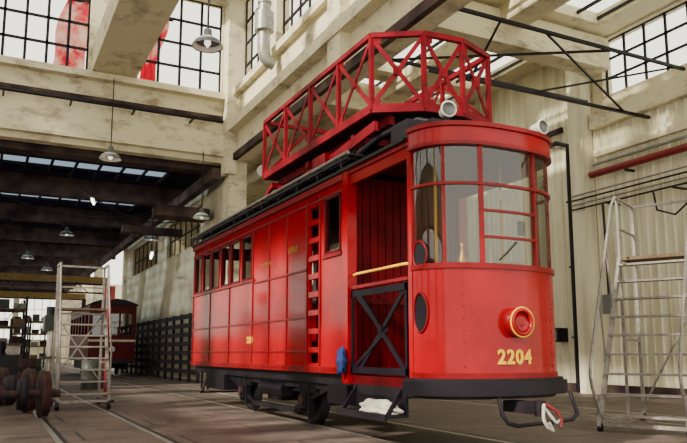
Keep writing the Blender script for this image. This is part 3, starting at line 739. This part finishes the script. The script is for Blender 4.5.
for x in (cx-1.05,cx+0.97): b.panel('x',x,x+0.08,y0+0.1,y0+8,0.7,3.3,[(y0+0.5+i*1.25,y0+1.5+i*1.25,1.9,2.9) for i in range(6)],'red_dark')
b.box(cx-1.05,cx+1.05,y0+7.9,y0+8,0.7,3.3,'red_dark'); b.box(cx-1,cx+1,y0+0.1,y0+7.9,0.7,0.8,'under_metal')
b.rings([[(cx-1.15+2.3*i/12,y,3.3+0.3*(1-abs(i/6-1)**2)) for i in range(13)] for y in (y0-0.15,y0+8.15)],'roof_grey',caps=True,closed=True)
b.box(cx-1.06,cx+1.06,y0-0.02,y0,1.60,1.70,'cream_wall'); b.box(cx-1.1,cx+1.1,y0-0.2,y0,0.6,0.75,'black_metal')
b.lathe((cx,y0-0.02,1.25),[(0.13,0.02),(0.13,-0.08),(0.0,-0.06)],'white_enamel',axis=(0,1,0))
b.done('body',tr2)
b=B()
for x0_,x1_ in ((cx-0.9,cx-0.35),(cx-0.27,cx+0.27),(cx+0.35,cx+0.9)): b.box(x0_,x1_,y0+0.04,y0+0.05,1.9,2.9,'glass_dark')
b.done('windows',tr2)
b=B()
for y in (y0+2.2,y0+5.6):
    for x in (4.62,5.84): b.lathe((x,y,0.392),[(0,-0.05),(0.37,-0.05),(0.385,0.04),(0,0.04)],'rust',axis=(1,0,0))
    b.cyl((4.6,y,0.392),(5.86,y,0.392),0.05,'under_metal')
b.box(4.4,4.5,y0+0.6,y0+7.4,0.3,0.7,'under_metal'); b.box(5.96,6.06,y0+0.6,y0+7.4,0.3,0.7,'under_metal')
b.done('wheels',tr2)
b=B()
for i in range(13):
    y=25.2+i*1.3; b.box(6.85,6.95,y-0.05,y+0.05,0,2.6,'black_metal')
for z in (0.3,0.65,1.0,1.35,1.7,2.05,2.4): b.box(6.87,6.93,25.2,40.8,z,z+0.17,'frame_dark')
b.done('metal_fence')

b=B(); m='ladder_grey'
O=Vector((7.75,7.35,0)); d=Vector((0.9,0.436,0)).normalized(); w=Vector((0.436,-0.9,0)).normalized()
H=2.6; Lh=1.45; W=1.15
def S(a,l,z): return O+w*a+d*l+Vector((0,0,z))
for a in (0,W):
    b.bar(S(a,0,0.06),S(a,Lh,H),0.05,0.09,m,up=d)
    b.bar(S(a,Lh+0.9,0.06),S(a,Lh+0.9,H+1.0),0.05,0.05,m,up=d); b.bar(S(a,Lh,H),S(a,Lh,0.06),0.04,0.04,m,up=d)
    b.bar(S(a,0,0.1),S(a,Lh+0.9,0.1),0.05,0.05,m); b.bar(S(a,Lh,1.3),S(a,Lh+0.9,1.3),0.04,0.04,m)
    b.tube([S(a,0.08,0.25),S(a,-0.22,0.62),S(a,-0.28,0.78),S(a,-0.25,0.95),S(a,Lh-0.5,H+0.5),S(a,Lh-0.35,H+0.8),S(a,Lh-0.1,H+1.0),S(a,Lh+0.9,H+1.0)],0.022,m)
    for l,z in ((0.5,1.55),(0.95,2.4)):
        b.bar(S(a,l-0.0,z-0.7),S(a,l-0.2,z+0.28),0.025,0.025,m)
    b.bar(S(a,Lh,H+0.5),S(a,Lh+0.9,H+0.5),0.03,0.03,m); b.bar(S(a,Lh,H),S(a,Lh,H+1.0),0.04,0.04,m,up=d)
    for l in (0.05,Lh+0.85): b.cyl(S(a-0.03,l,0.06),S(a+0.03,l,0.06),0.06,'black_metal')
for i in range(9):
    t=(i+0.8)/9.2; c0=S(0,Lh*t,H*t); c1=S(W,Lh*t,H*t); b.bar(c0,c1,0.2,0.03,m)
b.bar(S(0,Lh+0.45,H),S(W,Lh+0.45,H),0.9,0.05,'wood'); b.bar(S(0,Lh+0.9,H+1),S(W,Lh+0.9,H+1),0.04,0.04,m)
b.bar(S(0,Lh+0.9,0.2),S(W,Lh+0.9,2.4),0.03,0.03,m); b.bar(S(0,0.1,0.1),S(W,0.1,0.1),0.05,0.05,m)
b.done('rolling_stair')
b=B(); b.box(14.55,14.93,15.15,15.45,1.4,1.8,'black_metal'); b.box(14.52,14.55,15.2,15.4,1.45,1.75,'grey_enamel'); b.done('wall_switch_box')

# ================================================================ LIGHT / CAMERA
w_=bpy.data.worlds.new('World'); bpy.context.scene.world=w_; w_.use_nodes=True
bg=w_.node_tree.nodes['Background']; bg.inputs[0].default_value=(1.0,0.98,0.84,1); bg.inputs[1].default_value=2.7
s=bpy.data.lights.new('sun','SUN'); s.energy=9.0; s.angle=math.radians(2.2); s.color=(1.0,0.92,0.77)
so=bpy.data.objects.new('sun_light',s); bpy.context.collection.objects.link(so)
dv=Vector((0.85,0.20,-0.52)); so.rotation_euler=dv.to_track_quat('-Z','Y').to_euler()

cam=bpy.data.cameras.new('camera'); co=bpy.data.objects.new('camera',cam); bpy.context.collection.objects.link(co)
cam.sensor_width=36; cam.lens=700/687*36; cam.shift_y=31/687; cam.clip_end=400
psi=math.radians(26.9); th=math.atan(0.143)
f0=Vector((math.sin(psi),math.cos(psi),0)); r=Vector((math.cos(psi),-math.sin(psi),0))
f=f0*math.cos(th)+Vector((0,0,math.sin(th))); u=r.cross(f)
M=Matrix((r,u,-f)).transposed().to_4x4(); M.translation=Vector((0,0,1.1)); co.matrix_world=M
bpy.context.scene.camera=co
